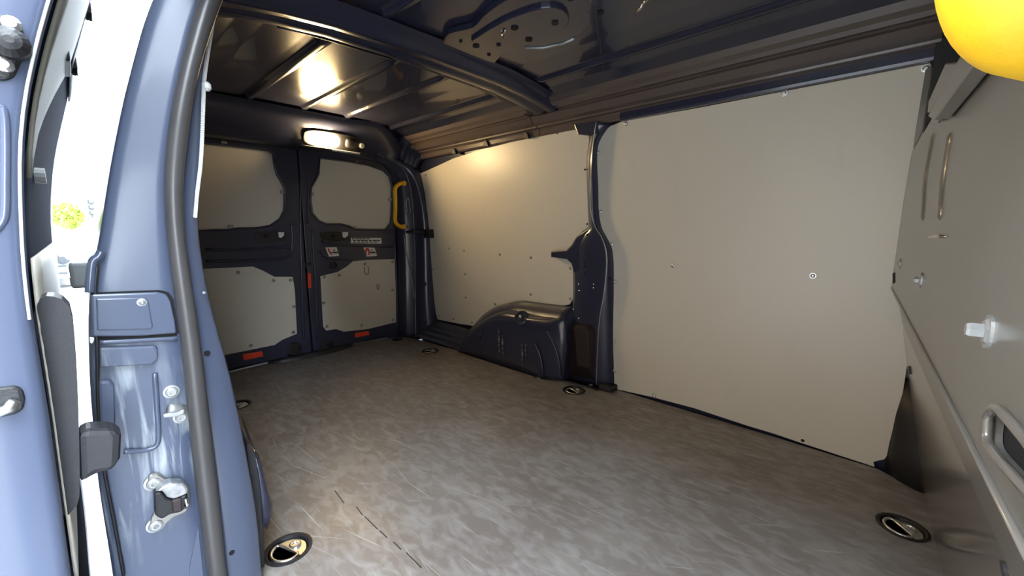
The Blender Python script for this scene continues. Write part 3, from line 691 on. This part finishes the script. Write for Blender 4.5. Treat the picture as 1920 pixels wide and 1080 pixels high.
# corner of the near wheel arch peeping past the flange, with its grey edge strip
pk = [PX(*q, -1.02) for q in ((462, 838), (470, 834), (478, 850), (487, 905), (492, 960), (496, 1010), (497, 1079), (480, 1079), (474, 960))]
plate('arch_edge_strip', pk, (-.012, 0, 0), 'dark_plastic', wrt, (), .003)
rows = []
for q0, q1 in (((478, 846), (480, 850)), ((484, 880), (492, 890)), ((488, 910), (502, 925)), ((490, 940), (511, 944)), ((492, 965), (508, 962)), ((494, 985), (496, 984))):
    a, b = PX(*q0, -1.03), PX(*q1, -1.09); rows.append([a+Vector((-.2, .01, 0)), a, a.lerp(b, .6)+Vector((.02, 0, 0)), b, b+Vector((-.25, .03, 0))])
loft('near_wheel_arch', rows, 'blue_in', wrt, .003)

# ------------------------------------------------------------------ front: bulkhead
def xb(y): return .0918-KB*y
BN = Vector((-1, -KB, 0)).normalized()
ub = [PB(*q) for q in [(1672, 538), (1675, 500), (1682, 455), (1690, 400), (1700, 340), (1710, 284), (1722, 266)]]
dg = [PB(*q) for q in [(1744, 228), (1826, 92)]]
dvec = dg[1]-dg[0]; top = dg[1]+dvec*((1.43-dg[1].z)/dvec.z)
ub += dg+[top, Vector((xb(.17), .17, 1.43)), Vector((xb(.17), .17, .615))]
hole_px = [(1862, 778), (1872, 768), (1888, 776), (1960, 860), (1990, 930), (1960, 945), (1920, 905), (1872, 852), (1858, 826)]
hol = [PB(*q) for q in hole_px]; hol = smooth_line(hol+[hol[0]], 3)[:-1]
hc = sum(hol, Vector())/len(hol)
wf = plate('wall_front', ub, -BN*.006, 'steel_grey', None, [hol], .0015, 'structure'); wf['label'] = 'taupe steel bulkhead behind the cab'
tube('hole_rim', [p+BN*.002 for p in hol], .0035, 'steel_gloss', wf, 10, True)
# dark pocket behind the hand hole
V, Fc = plate_geo([p-BN*.0065+(p-hc)*.1 for p in hol], -BN*.004); mk('hole_pocket', V, Fc, 'hole', wf)
# lower sheet leaning back to the floor: band and main face
def lowx(y, o): return xb(y)+o
ysl = [1.685-i*(1.685-.17)/24 for i in range(25)]
rows = [[Vector((lowx(y, .010), y, .6145)) for y in ysl], [Vector((lowx(y, .012), y, .612)) for y in ysl], [Vector((lowx(y, .035), y, .511)) for y in ysl]]
loft('bulkhead_band', rows, 'steel_grey', wf, .003, None, False)
lw = []
for y in ysl:
    pass
e_px = [(1697, 600), (1690, 650), (1685, 700), (1690, 745), (1705, 805), (1718, 860), (1735, 933), (1744, 975)]
def PL(x, y):       # leaning lower sheet: x + KB*y + .204*z = c
    return hit(x, y, (1, KB, .19), .0918+.035+.19*.511)
edge = [PL(*q) for q in e_px]
edge = [Vector((lowx(1.67, .035), 1.67, .511))]+[p for p in edge if p.z < .50]
fl_y = 1.60
lo_out = edge+[Vector((lowx(1.55, .132), 1.55, .004)), Vector((lowx(.17, .132), .17, .004)), Vector((lowx(.17, .035), .17, .511))]
lsn = Vector((-1, -KB, -.19)).normalized()
ls_ = plate('bulkhead_lower_sheet', lo_out, -lsn*.004, 'steel_gloss', wf, (), .0015)
for q, r in (((1707, 694), .012), ): lathe('plug', [(r, -.001), (r, .003), (r*.5, .004)], PL(*q), lsn, 'dark_plastic', ls_, 12)
for q in ((1885, 1070), ): lathe('plug', [(.008, -.001), (.008, .002)], PL(*q), lsn, 'dark_plastic', ls_, 12)
tube('folded_edge', [Vector((xb(y)-.001, y, .615)) for y in (1.695, 1.2, .7, .17)], .0028, 'steel_grey', wf, 8)
# bolts on the sheet
def hexbolt(q, r, L):
    p = PB(*q)
    b = lathe('hex_bolt', [(r*1.9, -.001), (r*1.9, .002), (r*1.5, .004), (r, .004), (r, L), (r*.8, L+.002)], p, BN, 'zinc_pale', wf, 6)
    lathe('washer', [(r*2.2, -.001), (r*2.2, .0022)], p, BN, 'zinc_pale', b, 20)
hexbolt((1856, 622), .0065, .012); hexbolt((1728, 525), .006, .008); hexbolt((1688, 494), .006, .004)
plate('square_hole', [PB(*q, .0008) for q in ((1673, 512), (1678, 511), (1678, 530), (1674, 532))], -BN*.002, 'hole', wf, (), 0)
tube('bright_nick', [PB(*q, .001) for q in ((1743, 445), (1755, 443), (1775, 444))], [.0025, .0035, .001], 'chrome', wf, 6)
# folded flange along the diagonal upper edge
for nm, L, o0, th in (('edge_flange', ((1739, 218), (1813, 80), (1866, -18), (1925, -18), (1837, 102), (1750, 226)), .020, .018), ('edge_flange', ((1751, 227), (1838, 103), (1926, -18), (1940, -18), (1848, 104), (1755, 231)), .008, .006),
                      ('flange_return', ((1773, 118), (1794, 117), (1744, 208), (1739, 212), (1741, 190)), .004, .004)):
    plate(nm, [PB(*q, o0) for q in L], -BN*th, 'steel_grey', wf, (), .002)
# vertical soft swages
for L in ([(1800, 240), (1785, 330), (1778, 420)], [(1765, 240), (1748, 330), (1742, 420)]):
    tube('swage', smooth_line([PB(*q, -.009) for q in L], 5), [.006]+[.0125]*9+[.006], 'steel_grey', wf, 10)
# dark post behind the bulkhead corner, angle strip, and an added plate that stops light leaking in
plate('corner_post', [PY(*q, 1.672) for q in ((1762, -20), (1760, 59), (1751, 110), (1738, 204), (1729, 260), (1745, 240), (1790, 190), (1850, 60), (1850, -20))], (0, .03, 0), 'black', wf, (), .003)
plate('angle_strip', [PW(*q, .012) for q in ((1735, 132), (1748, 120), (1740, 180), (1730, 245), (1712, 282), (1716, 250))], (0, .008, 0), 'steel_grey', wf, (), .001)
box('cab_light_block', (.27, -.02, -.06), (.29, 1.86, 1.46), 'black', wf, 0)
V = [Vector((.05, 1.755, 0)), Vector((.10, 1.69, 0)), Vector((.155, 1.655, 0)), Vector((.155, 1.70, .22)), Vector((.06, 1.75, .26))]
rows = []
for z, k in ((.002, 1), (.1, .85), (.2, .6), (.32, .3)):
    rows.append([Vector((.045, 1.765, z)), Vector((.06, 1.765-.03*k, z)), Vector((.075, 1.765-.055*k, z)), Vector((.115, 1.765-.085*k, z)), Vector((.20, 1.765-.10*k, z))])
loft('corner_gusset', rows, 'black', wf, .003)

# ------------------------------------------------------------------ the open sliding door outside the near wall
DFr = [(-.45, -.075), (.0, -.062), (.345, -.054), (.581, -.048), (.728, -.047), (.858, -.036), (.913, -.029), (.961, -.019), (1.061, .009), (1.20, .055), (1.40, .13)]
DRe = [(-.45, -.085), (-.29, -.083), (-.075, -.071), (.3, -.062), (.625, -.051), (.837, -.040), (.985, -.016), (1.211, .044), (1.429, .10)]
rows = []
zd = [-.45+i*.03 for i in range(62)]
for z in zd:
    a, b = soft(DFr, z), soft(DRe, z)
    rows.append([Vector((-.78, a-.16, z)), Vector((-.752, a-.14, z)), Vector((-.75, a-.06, z)), Vector((-.75, a-.012, z)), Vector((-.753, a-.004, z)), Vector((-.76, a, z)), Vector((-.80, a-.006, z)), Vector((-.83, a-.008, z)), Vector((-1.25, (a+b)/2-.01, z)), Vector((-1.70, b-.006, z)), Vector((-1.74, b, z)), Vector((-1.75, b-.006, z)), Vector((-1.755, b-.08, z))])
d3 = loft('door_3', rows, 'blue', None, .003, 'structure'); d3['label'] = 'open blue sliding door leaf at the left edge'
dd = plate('door_outer_skin', [Vector((-.78, -.22, -.45)), Vector((-1.755, -.24, -.45)), Vector((-1.755, -.05, 1.40)), Vector((-.78, -.03, 1.40))], (0, -.01, 0), 'blue', d3, (), 0)
rows = [[Vector((x, (lambda t: soft(DFr, z)*(1-t)+soft(DRe, z)*t)(min(1, -.75-x))-.003, z)) for x in (-.775, -.9, -1.1, -1.4, -1.7, -1.742)] for z in zd]
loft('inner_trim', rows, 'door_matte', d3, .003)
# inner linings of the door: upper cream sheet, grey sheet behind it, lower white sheet
def din(x, z, off=0.0):
    t = min(1, max(0, (-.75-x))); return soft(DFr, z)*(1-t)+soft(DRe, z)*t+off
def lin(name, xz, m, off, th=.004):
    V = []; n = len(xz)
    for (x, z) in xz: V.append(Vector((x, din(x, z, off), z)))
    for (x, z) in xz: V.append(Vector((x, din(x, z, off-th), z)))
    c0 = len(V)
    Fc = []
    flat = [[Vector((x, z, 0)) for x, z in xz]]
    for t in geometry.tessellate_polygon(flat): Fc += [tuple(t), tuple(i+n for i in reversed(t))]
    Fc += [(i, (i+1) % n, n+(i+1) % n, n+i) for i in range(n)]
    return mk(name, V, Fc, m, d3)
def grid_lin(name, x0f, x1f, z0, z1, m, off, nz=16, nx=6):
    rows = []
    for i in range(nz+1):
        z = z0+(z1-z0)*i/nz; a, b = x0f(z), x1f(z)
        rows.append([Vector((a+(b-a)*j/nx, din(a+(b-a)*j/nx, z, off), z)) for j in range(nx+1)])
    return loft(name, rows, m, d3, .004)
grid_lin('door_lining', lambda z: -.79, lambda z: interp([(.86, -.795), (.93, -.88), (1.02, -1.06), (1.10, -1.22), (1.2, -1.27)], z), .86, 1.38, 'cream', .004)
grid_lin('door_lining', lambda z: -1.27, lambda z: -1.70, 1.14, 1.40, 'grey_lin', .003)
grid_lin('door_lining', lambda z: -.80, lambda z: -1.70, .30, .76, 'lining', .004)
for x, z in ((-1.35, 1.27), (-1.4, 1.16)):
    lathe('hole', [(.02, -.003), (.02, .006)], (x, din(x, z, .004), z), (0, 1, 0), 'hole', d3, 10)
x, z = -1.1, 1.09
plate('latch_pocket', [Vector((x+a, din(x, z, .012), z+b)) for a, b in ((.0, .0), (-.12, .0), (-.15, .03), (-.1, .06), (0, .06))], (0, -.012, 0), 'black', d3, (), .004)
lathe('tab', [(.012, -.004), (.012, .008)], (-1.0, din(-1.0, .88, .003), .88), (0, 1, 0), 'zinc_pale', d3, 12)
tube('edge_light_line', [Vector((-.748, soft(DFr, z)-.001, z)) for z in zd if z > .68], .0016, 'chain', d3, 6)  # white line stands for bright light along the door edge
# tall pull handle on the inner face with its lever
HX = -.80
hp = [PX(*q, HX) for q in ((62, 590), (75, 560), (100, 556), (130, 575), (140, 640), (146, 740), (149, 840), (149, 930), (138, 955), (118, 966), (108, 900), (88, 740))]
hp = smooth_line(hp+[hp[0]], 2)[:-1]
hb = plate('door_handle', hp, (-.05, 0, 0), 'dark_plastic', d3, (), .010); hb['label'] = 'charcoal plastic pull handle on the sliding door'
lv = [PX(*q, -.80) for q in ((146, 812), (170, 806), (215, 806), (228, 818), (226, 862), (212, 884), (180, 890), (150, 910))]
plate('handle_lever', lv, (-.045, 0, 0), 'dark_plastic', hb, (), .008)
# front edge hardware
EX = -.750
def ep(q, off=0): return PX(q[0], q[1], EX+off)
lt = plate('upper_latch', [ep(q, .006) for q in ((-30, 25), (8, 26), (30, 36), (44, 58), (47, 90), (38, 118), (26, 145), (8, 150), (-30, 148))], (-.012, 0, 0), 'black', d3, (), .004); lt['label'] = 'black latch at the top of the sliding door edge'
for q in ((22, 46), (8, 122)): lathe('latch_screw', [(.008, -.002), (.008, .004), (.004, .006)], ep(q, .007), (1, 0, 0), 'zinc', lt, 12)
lathe('latch_tongue', [(.016, -.004), (.016, .012), (.010, .020), (.004, .022)], ep((20, 84), .006), (1, 0, 0), 'black', lt, 16)
tube('latch_glint', [ep((38, 84), .014), ep((46, 84), .018), ep((48, 92), .016)], .003, 'chrome', lt, 8)
l2_ = plate('lower_latch', [ep(q, .006) for q in ((-30, 730), (28, 724), (42, 730), (47, 748), (44, 768), (30, 778), (-30, 790))], (-.012, 0, 0), 'black', d3, (), .004); l2_['label'] = 'black latch pocket on the sliding door edge'
tube('latch_hook', [ep((-10, 776), .012), ep((16, 766), .014), ep((28, 752), .014)], .006, 'zinc', l2_, 8)
tube('pressed_line', smooth_line([ep(q, .001) for q in ((-6, 200), (6, 206), (10, 250), (10, 340), (9, 400), (2, 420), (-8, 432))], 4), .004, 'blue', d3, 8)

# ================================================================== THINGS
# ---- lashing rings let into the floor
def lashing(c, rot, label):
    e = empty('lashing_ring', (c[0], c[1], -.010), label, 'lashing ring', 'lashing rings in the cargo floor')
    o = Vector((c[0], c[1], 0)); cs, sn = math.cos(rot), math.sin(rot)
    def L(x, y, z): return o+Vector((x*cs-y*sn, x*sn+y*cs, z))
    lathe('bezel', [(RR-.005, -.009), (RR-.004, .0008), (RR, .0008), (RR, .003), (RR-.006, .004), (RR-.010, .002), (RR-.012, -.009)], o, (0, 0, 1), 'black', e, 28)
    lathe('cup', [(RR-.007, -.0105), (RR-.007, -.009)], o, (0, 0, 1), 'black', e, 28)
    n = 16
    half = [L((RR-.014)*math.cos(a), (RR-.014)*math.sin(a), -.004) for a in [math.pi*.02+math.pi*.96*i/n for i in range(n+1)]]
    pl_ = plate('plate', half, (0, 0, -.004), 'zinc', e, (), .001)
    lathe('bolt', [(.014, -.004), (.014, .001), (.011, .002), (.008, .002), (.007, -.001)], L(0, .020, 0), (0, 0, 1), 'zinc', pl_, 14)
    P = [L(.036*math.cos(a), -.003-.034*math.sin(a), -.0015) for a in [math.pi*i/14 for i in range(15)]]+[L(-.030, .002, -.0015), L(.030, .002, -.0015)]
    tube('ring', P, .0038, 'zinc', e, 8, True)
    return e
lashing(RINGS[0], .35, 'steel lashing ring in the floor beside the door pillar')
lashing(RINGS[1], .2, 'lashing ring half hidden behind the door pillar flange')
lashing(RINGS[2], -.3, 'lashing ring in the floor in front of the vent cover')
lashing(RINGS[3], .1, 'small lashing ring in the floor near the rear corner')
lashing(RINGS[4], -.9, 'lashing ring in the floor tucked by the bulkhead')

# ---- lamp on the rear header
lc = Vector((-2.49, 1.05, 1.300))
le = empty('interior_lamp', (lc.x, lc.y, 1.25), 'glowing oblong cargo lamp above the rear doors', 'lamp')
def oblong(c, ax_n, ly, lz, n=28, pw=.6):
    """stadium-like outline in the plane across ax_n"""
    nrm = Vector(ax_n).normalized(); u = Vector((0, 1, 0)); v = nrm.cross(u)
    return [c+u*ly*math.copysign(abs(math.cos(t))**pw, math.cos(t))+v*lz*math.copysign(abs(math.sin(t))**pw, math.sin(t)) for t in [2*math.pi*i/n for i in range(n)]]
LN = Vector((.93, 0, -.37)).normalized()
def dome(name, c, ly, lz, h, m, parent):
    rows = [oblong(c+LN*(h*math.sin(a)), LN, ly*math.cos(a)**.6+.0005, lz*math.cos(a)**.6+.0005) for a in [0, .25, .55, .9, 1.2, 1.45]]
    V = [p for r in rows for p in r]; n = 28
    Fc = [(i*n+j, i*n+(j+1) % n, (i+1)*n+(j+1) % n, (i+1)*n+j) for i in range(len(rows)-1) for j in range(n)]+[tuple(range((len(rows)-1)*n, len(rows)*n)), tuple(range(n))]
    return mk(name, V, Fc, m, parent, True)
hbk = lc-LN*.02+Vector((0, .06, 0))
plate('housing', oblong(hbk+LN*.018, LN, .172, .048), -LN*.045, 'black', le, (), .006)
dome('lit_lens', lc, .092, .036, .030, 'lamp', le)
dome('switch_end', lc+Vector((0, .168, 0)), .042, .034, .022, 'black', le)
lathe('end_clip', [(.016, -.006), (.016, .01), (.008, .014)], lc+Vector((.004, .222, 0))+LN*.012, LN, 'lens_clear', le, 12)
rows = [[Vector((x, y, z)) for x, z in ((-2.56, 1.268), (-2.52, 1.246), (-2.462, 1.240), (-2.452, 1.246))] for y in (.90, .95, 1.1, 1.25, 1.30)]
loft('visor', rows, 'black', le, .003)  # visor added below the lens to keep lamplight off the rear doors
box('lip_reflection', (-2.462, 1.08, 1.236), (-2.449, 1.25, 1.247), 'lens_clear', le, .004)  # pale bar standing for lamplight reflected below the lamp

# ---- yellow grab handle on the corner pillar
def handle(name, P, r, label, parent_loc, feet, fn):
    e = empty(name, parent_loc, label, 'grab handle', 'yellow grab handles')
    tube('grip', smooth_line(P, 6), r, 'yellow', e, 16)
    for f_ in feet:
        ft = lathe('foot', [(r*1.35, -.012), (r*1.35, .010), (r*1.1, .016)], f_, fn, 'yellow', e, 16)
        lathe('foot_bolt', [(r*.4, .012), (r*.4, .019), (r*.25, .020)], f_, fn, 'yellow', ft, 6)
    return e
h0, h1 = PX(757, 344, -2.49), PX(757, 425, -2.49)
g = Vector((0, -.045, 0))
m0, m1 = PX(741, 353, -2.44), PX(741, 415, -2.44)
handle('grab_handle', [h0, h0.lerp(PX(746, 345, -2.45), .7), m0, m0.lerp(m1, .33), m0.lerp(m1, .66), m1, h1.lerp(PX(746, 424, -2.45), .7), h1], .013,
       'yellow grab handle on the rear corner pillar', (h1.x, h1.y, h1.z-.02), (h0, h1), (.9, -.4, 0))
# ---- its twin beside the doorway, close to the lens
def at(px, py, t): return CAM+ray(px, py)*t
q = [at(2080, -430, .150), at(1955, -345, .148), at(1918, -190, .148), at(1920, -52, .148), at(1960, 12, .150), at(2035, 34, .158), at(2140, 34, .175)]
handle('grab_handle', q, .0225, 'yellow grab handle close to the lens at the top right corner', q[-1]-Vector((0, 0, .03)), (q[-1]+Vector((.01, 0, 0)), q[0]+Vector((.0, 0, .0))), (-1, 0, 0))

# ================================================================== OUTSIDE
gd = box('pavement', (-70, -40, -.66), (25, 40, -.60), 'pave', None, 0, 'structure'); gd['label'] = 'bright pale paving outside'
# pale house far behind, and an added unseen building that blocks low sky
def house(c, sx, sy, h, m, label):
    e = empty('house', (c[0], c[1], -.6), label, 'building')
    b = box('wall', (c[0]-sx/2, c[1]-sy/2, -.6), (c[0]+sx/2, c[1]+sy/2, h), m, e, 0)
    rows = [Vector((c[0]-sx/2-.2, c[1]-sy/2-.2, h)), Vector((c[0]+sx/2+.2, c[1]-sy/2-.2, h)), Vector((c[0]+sx/2+.2, c[1]+sy/2+.2, h)), Vector((c[0]-sx/2-.2, c[1]+sy/2+.2, h)), Vector((c[0]-sx/4, c[1], h+1.2)), Vector((c[0]+sx/4, c[1], h+1.2))]
    mk('roof', rows, [(0, 1, 2, 3), (0, 1, 5, 4), (2, 3, 4, 5), (1, 2, 5), (3, 0, 4)], 'brick', e)
    for i in range(4):
        for k in range(2):
            y = c[1]-sy/2+sy*(i+.5)/4; z = -.6+1.1+k*1.5
            if z+1 < h: 
                f_ = box('window', (c[0]+sx/2-.02, y-.3, z), (c[0]+sx/2+.04, y+.3, z+.9), 'white', e, 0); box('pane', (c[0]+sx/2+.02, y-.24, z+.06), (c[0]+sx/2+.05, y+.24, z+.84), 'glass', f_, 0)
    return e
house((-52, .6), 6, 3.4, 1.3, 'facade', 'pale low house far behind the open doorway gap')
hs_ = house((1.0, -9.5), 30, 6, 7.6, 'tan', 'long tan building added behind the viewer to block low sky')
hs_.name = 'added_sky_block'; hs_['kind'] = 'structure'; del hs_['category']  # unseen building, added to cut low skylight into the van
# tree beside the street
def tree(c, h, r, label):
    e = empty('tree', (c[0], c[1], -.6), label, 'tree')
    tube('trunk', [Vector((c[0], c[1], -.6)), Vector((c[0]+.1, c[1], h*.4)), Vector((c[0], c[1]+.1, h*.8))], [.14, .1, .05], 'bark', e, 8)
    V, Fc = [], []
    for i in range(900):
        d = Vector((random.gauss(0, 1), random.gauss(0, 1), random.gauss(0, 1))).normalized()*r*random.random()**.4
        p = Vector((c[0], c[1], h))+Vector((d.x, d.y, d.z*1.1)); u = Vector((random.gauss(0, 1), random.gauss(0, 1), random.gauss(0, 1))).normalized(); v = u.orthogonal().normalized(); s = .12+.1*random.random()
        k = len(V); V += [p-u*s, p+v*s*.5, p+u*s, p-v*s*.5]; Fc.append((k, k+1, k+2, k+3))
    mk('foliage', V, Fc, 'leaf', e, False, 'stuff')
tree((-20, -1.55), 1.6, 1.15, 'leafy green tree seen past the sliding door edge')
tree((-40, -.25), 1.5, .8, 'small distant tree left of the signal pole')
# signal pole
sp0 = PX(178, 432, -22)
e = empty('signal_pole', (sp0.x, sp0.y, -.6), 'grey signal pole with a dark head in the bright gap', 'street pole')
tube('pole', [Vector((sp0.x, sp0.y, -.6)), Vector((sp0.x, sp0.y, 2.2))], .05, 'asph', e, 8)
z1 = PX(178, 374, -22).z; z0 = PX(178, 404, -22).z
hdq = box('signal_head', (sp0.x+.05, sp0.y-.14, z0), (sp0.x+.3, sp0.y+.14, z1), 'asph', e, .02)
for k in range(3): lathe('signal_lens', [(.09, 0), (.09, .05), (.05, .06)], (sp0.x+.3, sp0.y, z0+(z1-z0)*(k+.5)/3), (1, 0, 0), 'glass', hdq, 12)
# white parked car
def car(c):
    e = empty('parked_car', (c[0], c[1], -.6), 'white parked car in the bright gap beside the sliding door', 'car')
    prof_ = [(-.9, .25), (-.92, .55), (-.88, .82), (-.72, .92), (-.62, 1.30), (-.5, 1.42), (.5, 1.42), (.62, 1.30), (.72, .92), (.88, .82), (.92, .55), (.9, .25)]
    rows = []
    for x, k in ((0, .93), (-.08, 1), (-1.0, 1), (-3.6, 1), (-3.9, .95)):
        rr = []
        for y, z in prof_:
            zz = z if (-3.6 < x < -.9) else min(z, .86); yy = y*k
            rr.append(Vector((c[0]+x, c[1]+yy, -.6+zz)))
        rows.append(rr)
    V, Fc = loft_geo(rows); n = len(prof_); Fc += [tuple(range(n)), tuple(range(4*n, 5*n))]
    mk('body', V, Fc, 'carwhite', e, False, None, .03)
    plate('windscreen', [Vector((c[0]-.06-.5, c[1]+y, -.6+z)) for y, z in ((-.6, .95), (.6, .95), (.5, 1.33), (-.5, 1.33))], (-.02, 0, 0), 'glass', e, (), .01)
    for z in (.34, .50): box('grille_bar', (c[0]-.02, c[1]-.6, -.6+z), (c[0]+.03, c[1]+.75, -.6+z+.06), 'glass', e, .01)
    for y in (-.7, .7):
        lathe('headlight', [(.12, -.05), (.12, .02), (.06, .04)], (c[0]-.0, c[1]+y, -.6+.68), (1, 0, 0), 'glass', e, 14)
    for x in (-.75, -3.1):
        for y in (-.85, .85): lathe('wheel', [(.30, -.1), (.31, 0), (.30, .1), (.18, .11)], (c[0]+x, c[1]+y, -.6+.31), (0, 1 if y > 0 else -1, 0), 'rubber', e, 18)
car((-13.6, -.95))
